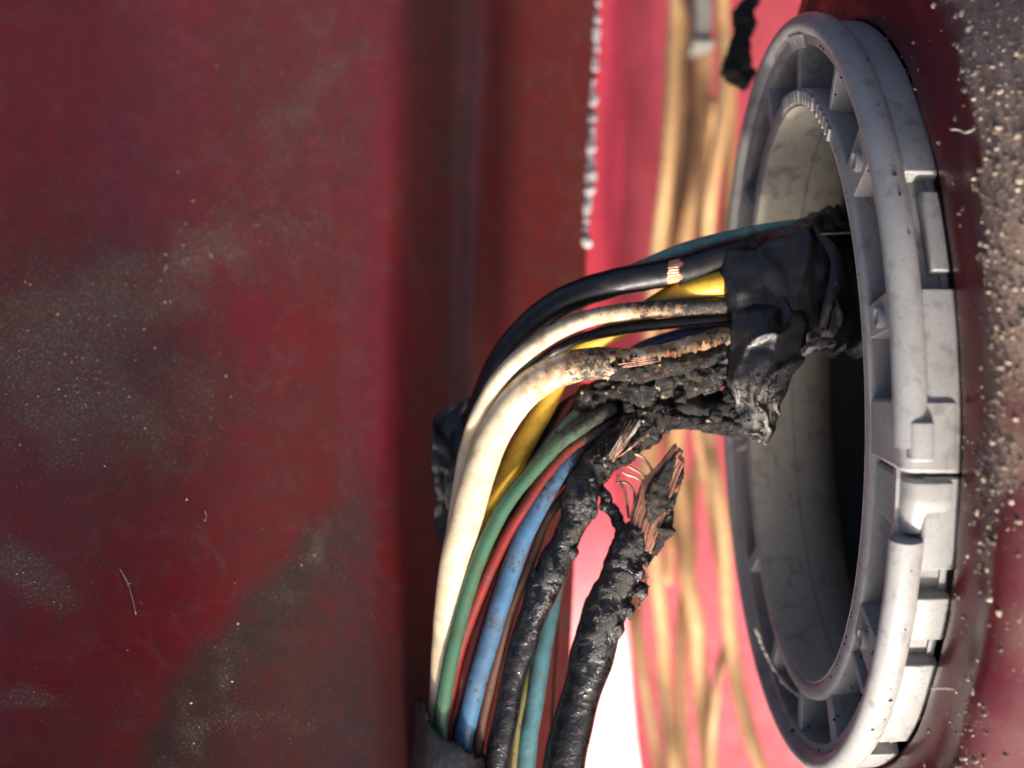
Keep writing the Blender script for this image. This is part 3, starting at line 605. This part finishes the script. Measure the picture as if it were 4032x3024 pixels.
# melted black wire and the burnt mass at the fork
def blend(p, u, a, b):
    w_ = max(0, min(1, (u - a) / (b - a))); w_ = w_ * w_ * (3 - 2 * w_)
    return fbm(p * 1.5, 2) * (1 - w_) + fbm(p * 1.9, 3) * 1.15 * w_
def mel(k1, k2): return lambda u, a, p, r: k1 * r * (fbm(p * 2.0, 4) + .7 * mn.cell(p * 7)) + k2 * r * fbm(p * 11, 4)
K = thing('wire', 'melted black wire with knobbly charred blobs right of the blue wire', 'wire', P(2131, 2287, 0), 'wires of the burnt harness')
v, f, u, a = tube([(2420, 1690, .02, .10), (2360, 1790, .0, .14), (2312, 1890, -.04, .17), (2286, 1990, -.08, .165), (2248, 2080, -.10, .15), (2205, 2180, -.10, .135), (2180, 2240, -.12, .14), (2140, 2310, -.14, .14), (2112, 2390, -.14, .12), (2082, 2464, -.13, .115), (2052, 2575, -.12, .118), (2016, 2700, -.10, .112), (1990, 2830, -.08, .112), (1962, 2970, -.06, .115), (1930, 3250, .0, .115)], 240, 56, disp=lambda u, a, p, r: lerp_tab(u, [(0, .42), (.45, .34), (.6, .22), (1, .16)]) * r * blend(p, 1 - u, .45, .72) + lerp_tab(u, [(0, .07), (.4, .03), (.5, .0), (1, .0)]) * r * fbm(p * 15, 3))
obj('melted_insulation', v, f, M['melt'], K, attrs={'rust': [.15] * len(v), 'crust': [lerp_tab(x, [(0, 1), (.35, .9), (.5, .3), (.6, .05), (1, .05)]) for x in u]})
def blob(name, px, py, d, r, parent, mat='melt', k=.5, st=(1, 1)):
    r *= .8; d += .035
    v, f, u, a = tube([(px - 22 * st[0] * r / .07, py - 60 * st[1] * r / .07, d, r * .15), (px - 8 * st[0], py - 22 * r / .07, d, r * .9), (px + 4 * st[0], py + 8, d, r), (px + 10 * st[0], py + 45 * r / .07, d, r * .12)], 40, 26, disp=lambda u, a, p, r_: k * r_ * fbm(p * 9, 4))
    return obj(name, v, f, M[mat], parent, attrs={'rust': [.2] * len(v), 'crust': [.6] * len(v)})
for (x, y, d, r) in ((2250, 2170, -.2, .075), (2120, 2290, -.24, .08), (2390, 1960, -.1, .07), (2330, 1900, -.18, .08), (2380, 1830, -.1, .075), (2250, 2060, -.2, .08), (2080, 2560, -.2, .05), (2330, 2010, -.18, .07)): blob('melted_blob', x, y, d, r, K)
Q = thing('burnt_mass', 'crusty charred clump joining the cream wire, tape and melted wire', 'burnt clump', P(2600, 1580, 0))
v, f, u, a = tube([(3010, 1440, .0, .08), (2900, 1455, -.05, .10), (2780, 1475, -.08, .11), (2640, 1505, -.08, .13), (2520, 1530, -.06, .14), (2420, 1530, -.02, .13), (2330, 1560, .02, .11), (2290, 1620, .06, .08)], 200, 56, disp=mel(.45, .2))
obj('char_crust', v, f, M['char'], Q, attrs={'rust': [.15] * len(v)})
v, f, u, a = tube([(2995, 1715, -.18, .05), (2920, 1690, -.15, .075), (2800, 1675, -.10, .075), (2690, 1660, -.08, .09), (2590, 1650, -.06, .12), (2500, 1700, -.06, .14), (2430, 1760, -.05, .14), (2360, 1830, -.03, .13), (2300, 1920, .0, .1)], 200, 56, disp=mel(.42, .2))
obj('char_crust', v, f, M['char'], Q, attrs={'rust': [.1] * len(v)})
v, f, u, a = tube([(2960, 1590, .22, .12), (2800, 1590, .25, .16), (2640, 1590, .25, .17), (2500, 1620, .22, .17), (2400, 1700, .2, .14), (2330, 1800, .2, .1)], 90, 36, disp=mel(.35, .15))
obj('char_crust', v, f, M['foam'], Q)
for k in range(12):
    o_ = rr2.uniform(-1, 1)
    v, f, u, a = tube([(2520 + 55 * o_ + rr2.uniform(-10, 10), 1668 + rr2.uniform(-20, 15), -.22 + .06 * abs(o_), .010), (2470 + 42 * o_, 1735 + rr2.uniform(-10, 10), -.24, .013), (2420 + 24 * o_, 1800 + rr2.uniform(-10, 20), -.20, .009)], 24, 7, disp=lambda u, a, p, r: .5 * r * fbm(p * 18, 3))
    obj('singed_strand', v, f, M['copperdark'] if k % 3 else M['fuzz'], Q)
for (x, y, d, r) in ((2740, 1480, -.26, .05), (2850, 1470, -.24, .06), (2880, 1560, -.2, .07), (2680, 1560, -.22, .06), (2560, 1560, -.22, .06), (2820, 1640, -.2, .06), (2600, 1620, -.2, .07), (2480, 1600, -.18, .06), (2900, 1640, -.24, .06)): blob('char_flake', x, y, d, r, Q, 'char', .8, (2, .5))

ASH = []
def ash_from(v, n, lo, hi):
    v = [p for p in v if p.y < lo and fbm(p * 3.2, 3) > .12]
    r3 = random.Random(len(v) + n)
    for _ in range(n if v else 0):
        ASH.append((r3.choice(v) + Vector((0, -.002, 0)), .004 + hi * r3.random() ** 4))
for o_ in list(Q.children) + list(Fw.children):
    if o_.name.startswith(('char_crust', 'charred_core')): ash_from([v_.co + o_.parent.location for v_ in o_.data.vertices], 75, -.08, .016)
V, F = lumps(ASH, 31)
tag(obj('ash_flakes', V, F, M['grit'], Q, smooth=False), None, kind='stuff')
# severed black wire with splayed copper
O = thing('wire', 'severed black wire with splayed copper ends, nearest the white glare', 'wire', P(2330, 2575, 0), 'wires of the burnt harness')
v, f, u, a = tube([(2170, 3300, .05, .19), (2222, 3010, .0, .188), (2250, 2870, -.02, .182), (2288, 2722, -.05, .178), (2332, 2575, -.08, .188), (2377, 2427, -.12, .185), (2430, 2302, -.15, .178), (2470, 2190, -.16, .168), (2498, 2100, -.15, .13), (2510, 2055, -.14, .06)], 240, 60, disp=lambda u, a, p, r: lerp_tab(u, [(0, .10), (.4, .16), (.62, .28), (1, .40)]) * r * blend(p, u, .45, .8) + lerp_tab(u, [(0, .0), (.6, .0), (.72, .04), (1, .13)]) * r * fbm(p * 14, 3))
obj('melted_insulation', v, f, M['melt'], O, attrs={'rust': [.7 if .6 < x < .8 else .12 for x in u], 'crust': [lerp_tab(x, [(0, .05), (.45, .1), (.58, .5), (.7, 1), (1, 1)]) for x in u]})
for (x, y, d, r) in ((2500, 2250, -.3, .09), (2540, 2200, -.26, .07), (2480, 2160, -.28, .08), (2520, 2330, -.26, .08), (2470, 2400, -.28, .08), (2440, 2330, -.3, .07), (2430, 2480, -.26, .07), (2570, 2090, -.2, .05), (2590, 2050, -.16, .05), (2605, 1990, -.18, .04)): blob('melted_blob', x, y, d, r, O)
blines = [[(2490, 2190), (2487, 2043), (2507, 1967), (2536, 1888), (2590, 1834), (2659, 1765)], [(2562, 2170), (2590, 2116), (2616, 2043), (2645, 1953), (2670, 1880), (2692, 1802)]]
for layer in range(2):
    for k in range(19):
        s_ = (k + .5 * layer) / 18.5; s_ = min(1, s_)
        ctrl = []
        for (l0, r0_) in zip(*blines):
            i = len(ctrl); x = l0[0] * (1 - s_) + r0_[0] * s_; y = l0[1] * (1 - s_) + r0_[1] * s_
            ctrl.append((x + rr2.uniform(-3, 3), y + (rr2.uniform(-28, 22) if i == 5 else 0), -.20 - .055 * math.sin(s_ * math.pi) + .045 * layer + rr2.uniform(-.008, .008), .0098))
        v, f, u, a = tube(ctrl, 40, 8); obj('copper_strand', v, f, M['copper'] if (k + layer) % 4 else M['copperdark'], O)
for pts in ([(2464, 1778), (2495, 1785), (2530, 1800), (2560, 1838), (2572, 1870)], [(2471, 1834), (2490, 1844), (2515, 1858), (2548, 1880)], [(2449, 1856), (2468, 1868), (2500, 1878), (2534, 1898)], [(2425, 1900), (2462, 1899), (2486, 1918), (2498, 1945), (2498, 1985), (2492, 2040)], [(2435, 1870), (2432, 1890), (2446, 1905), (2460, 1930), (2470, 1990), (2476, 2040)]):
    v, f, u, a = tube([(x, y, -.16, .012) for x, y in pts], 30, 7); obj('copper_strand', v, f, M['copperdark'] if pts[0][0] < 2440 else M['copper'], O)
v, f, u, a = tube([(2655, 1800, -.27, .02), (2625, 1860, -.285, .05), (2600, 1930, -.29, .07), (2580, 2000, -.28, .06), (2560, 2060, -.27, .02)], 70, 36, disp=mel(.6, .25), flat=.45)
obj('soot_crust', v, f, M['char'], O, attrs={'rust': [.4] * len(v)})
v, f, u, a = tube([(2690, 1830, -.15, .015), (2680, 1880, -.18, .03), (2655, 1950, -.18, .035), (2640, 2010, -.18, .05), (2620, 2080, -.18, .055), (2585, 2150, -.18, .03), (2560, 2210, -.18, .02)], 80, 26, disp=mel(.9, .35))
obj('soot_crust', v, f, M['char'], O, attrs={'rust': [.9] * len(v)})
v, f, u, a = tube([(2360, 1985, -.06, .05), (2395, 2000, -.07, .055), (2425, 2030, -.08, .05), (2440, 2070, -.1, .06), (2460, 2110, -.12, .08)], 60, 26, disp=mel(.4, .2))
obj('melted_bridge', v, f, M['melt'], O, attrs={'rust': [.0] * len(v), 'crust': [.5] * len(v)})
for pts in ([(2530, 2285), (2545, 2260), (2556, 2278)], [(2520, 2310), (2548, 2306), (2560, 2312)], [(2545, 2270), (2540, 2310), (2525, 2360), (2515, 2395)]):
    v, f, u, a = tube([(x, y, -.2, .008) for x, y in pts], 16, 6); obj('copper_strand', v, f, M['copperdark'], O)

# ------------------------------------------------------------------ tape and sheath
T = thing('tape_wrap', 'wrinkled black tape wrapped round the harness at the ring mouth', 'tape', P(3150, 1120, 0))
def tw(u, a, p, r):
    w_ = u * 30 + 2.6 * math.sin(a + 1) + 4.5 * fbm(p * 1.1, 3); fold = .17 * ((1 - abs(math.sin(w_))) ** 2 - .3) * (.5 + .8 * abs(fbm(p * 1.7, 2))) * lerp_tab(u, [(0, .3), (.3, 1), (.75, 1), (1, .25)])
    return .10 * fbm(p * 1.9, 4) + fold * .75 - (.03 if u > .93 else 0)
v, f, u, a = tube([(4300, 1010, 1.6, .55), (3800, 1060, 1.1, .60), (3480, 1090, .45, .64), (3330, 1105, .25, .63), (3180, 1120, .1, .60), (3060, 1130, .02, .58), (2960, 1150, -.02, .53), (2890, 1170, -.02, .47), (2868, 1175, -.01, .36)], 200, 90, disp=tw, flat=.62)
obj('wrapped_layer', v, f, M['tape'], T, attrs={'ash': [0] * len(v)})
def flapd(u, v): return -.02 - .28 * min(1, v / .3) - .20 * min(1, v / .2) * math.sin(u * math.pi) * (1 - .3 * v) + .10 * v
V, F = sheet([(2905, 1090), (2880, 1250), (2868, 1400), (2868, 1520), (2890, 1600), (2925, 1680), (3000, 1752)], [(3150, 1060), (3172, 1230), (3165, 1410), (3118, 1480), (3085, 1570), (3050, 1680), (3014, 1756)], 30, 60, flapd, .03, wob=lambda p, u, v: Vector((0, .05 * fbm(p * 3.2, 4) + .06 * (1 - abs(math.sin(u * 5 + 3 * v + 3 * fbm(p * 1.5, 2)))) ** 2 * -1, 0)) + Vector((.05, 0, .05)) * fbm(p * 5, 4) * v)
n_ = len(V) // 2; ash = [(max(0, min(1, (((i % n_) // 30) / 59 - .48) * 3.4)) * max(0, 1.15 - abs((i % 30) / 29 - .4) * 1.9)) for i in range(len(V))]
obj('hanging_flap', V, F, M['tape'], T, attrs={'ash': ash})
# one loose turn of tape along the back edge of the wrap, in the ring mouth
v, f, u, a = tube([(3200, 900, -.15, .05), (3290, 1000, -.33, .06), (3300, 1090, -.36, .07), (3270, 1180, -.36, .05), (3240, 1290, -.3, .04)], 70, 24, disp=mel(.3, .05), flat=.5)
obj('tape_fold', v, f, M['tape'], T, attrs={'ash': [0] * len(v)})
v, f, u, a = tube([(3290, 1340, -.28, .02), (3230, 1350, -.34, .05), (3180, 1370, -.32, .05), (3160, 1400, -.28, .02)], 60, 24, disp=mel(.4, .1))
obj('tape_fold', v, f, M['tape'], T, attrs={'ash': [.6] * len(v)})
wire('thin green wire just visible inside the ring mouth', [(3230, 922, -.33, .008), (3300, 918, -.34, .009), (3400, 914, -.3, .009), (3520, 905, .1, .013)], W['green'], 30, 8)

V, F = sheet([(1880, 1552), (1800, 1588), (1722, 1630), (1702, 1668), (1700, 1750), (1694, 1830), (1706, 1900), (1718, 1973), (1708, 2020), (1711, 2083), (1745, 2135)], [(1960, 1560), (1930, 1620), (1910, 1700), (1895, 1780), (1880, 1860), (1868, 1920), (1850, 1990), (1830, 2050), (1815, 2100), (1800, 2130), (1790, 2150)], 26, 60,
             lambda u, v: .20 + .15 * u + .12 * (1 - u) ** 2 + .05 * math.sin(v * 9), .035, wob=lambda p, u, v: Vector((0, .08 * fbm(p * 2.6, 4), 0)))
tag(obj('tape_scrap', V, F, M['tape'], loc=P(1780, 1850, .2), attrs={'ash': [0] * len(V)}), 'stiff black tape scrap sticking out left of the cream wire', 'tape')
# sheath that gathers the wires at the lower edge
pre = path([(1800, 3500, .05, .36), (1786, 3250, .02, .355), (1772, 3040, .0, .335), (1762, 2930, -.02, .30), (1752, 2840, -.04, .245), (1740, 2740, -.04, .21)], 60)
def shs(u, a, p):
    px = 2016 + p.x / ((DIST + p.y) / DIST) * PPU; py = 1512 - p.z / ((DIST + p.y) / DIST) * PPU
    return py < lerp_tab(px, [(1640, 2745), (1672, 2770), (1690, 2850), (1720, 2895), (1800, 2938), (1850, 2970), (1900, 2990), (1990, 3010)]) + 5 * math.sin(px * .2)
v, f, u, a = tube(None, m=60, pre=pre, disp=lambda u, a, p, r: .07 * r * fbm(p * 3, 3), skip=shs, caps=False)
sh = thing('sheath', 'black sheath gathering the wires at the lower edge', 'sheath', P(1786, 3100, 0))
o = obj('sleeve', v, f, M['tape'], sh, attrs={'ash': [0] * len(v)}); md = o.modifiers.new('solid', 'SOLIDIFY'); md.thickness = .03; md.offset = -1

# a pale sliver and a few short hairs caught on the right panel, below the ring
for i, (pts, lab) in enumerate((([(3668, 2712, -2.2), (3712, 2710, -2.25), (3756, 2714, -2.3)], 'short white sliver on the red panel under the ring'), ([(3742, 508, -2.3), (3780, 512, -2.35), (3800, 522, -2.4), (3838, 508, -2.5)], 'tiny pale thread bridging the recess right of the ring'))):
    v, f, u, a = tube([(x, y, d, .007) for x, y, d in pts], 20, 7, disp=lambda u, a, p, r: .5 * r * fbm(p * 20, 3))
    tag(obj('lint', v, f, M['fuzz'], loc=P(*pts[0])), lab, 'lint')
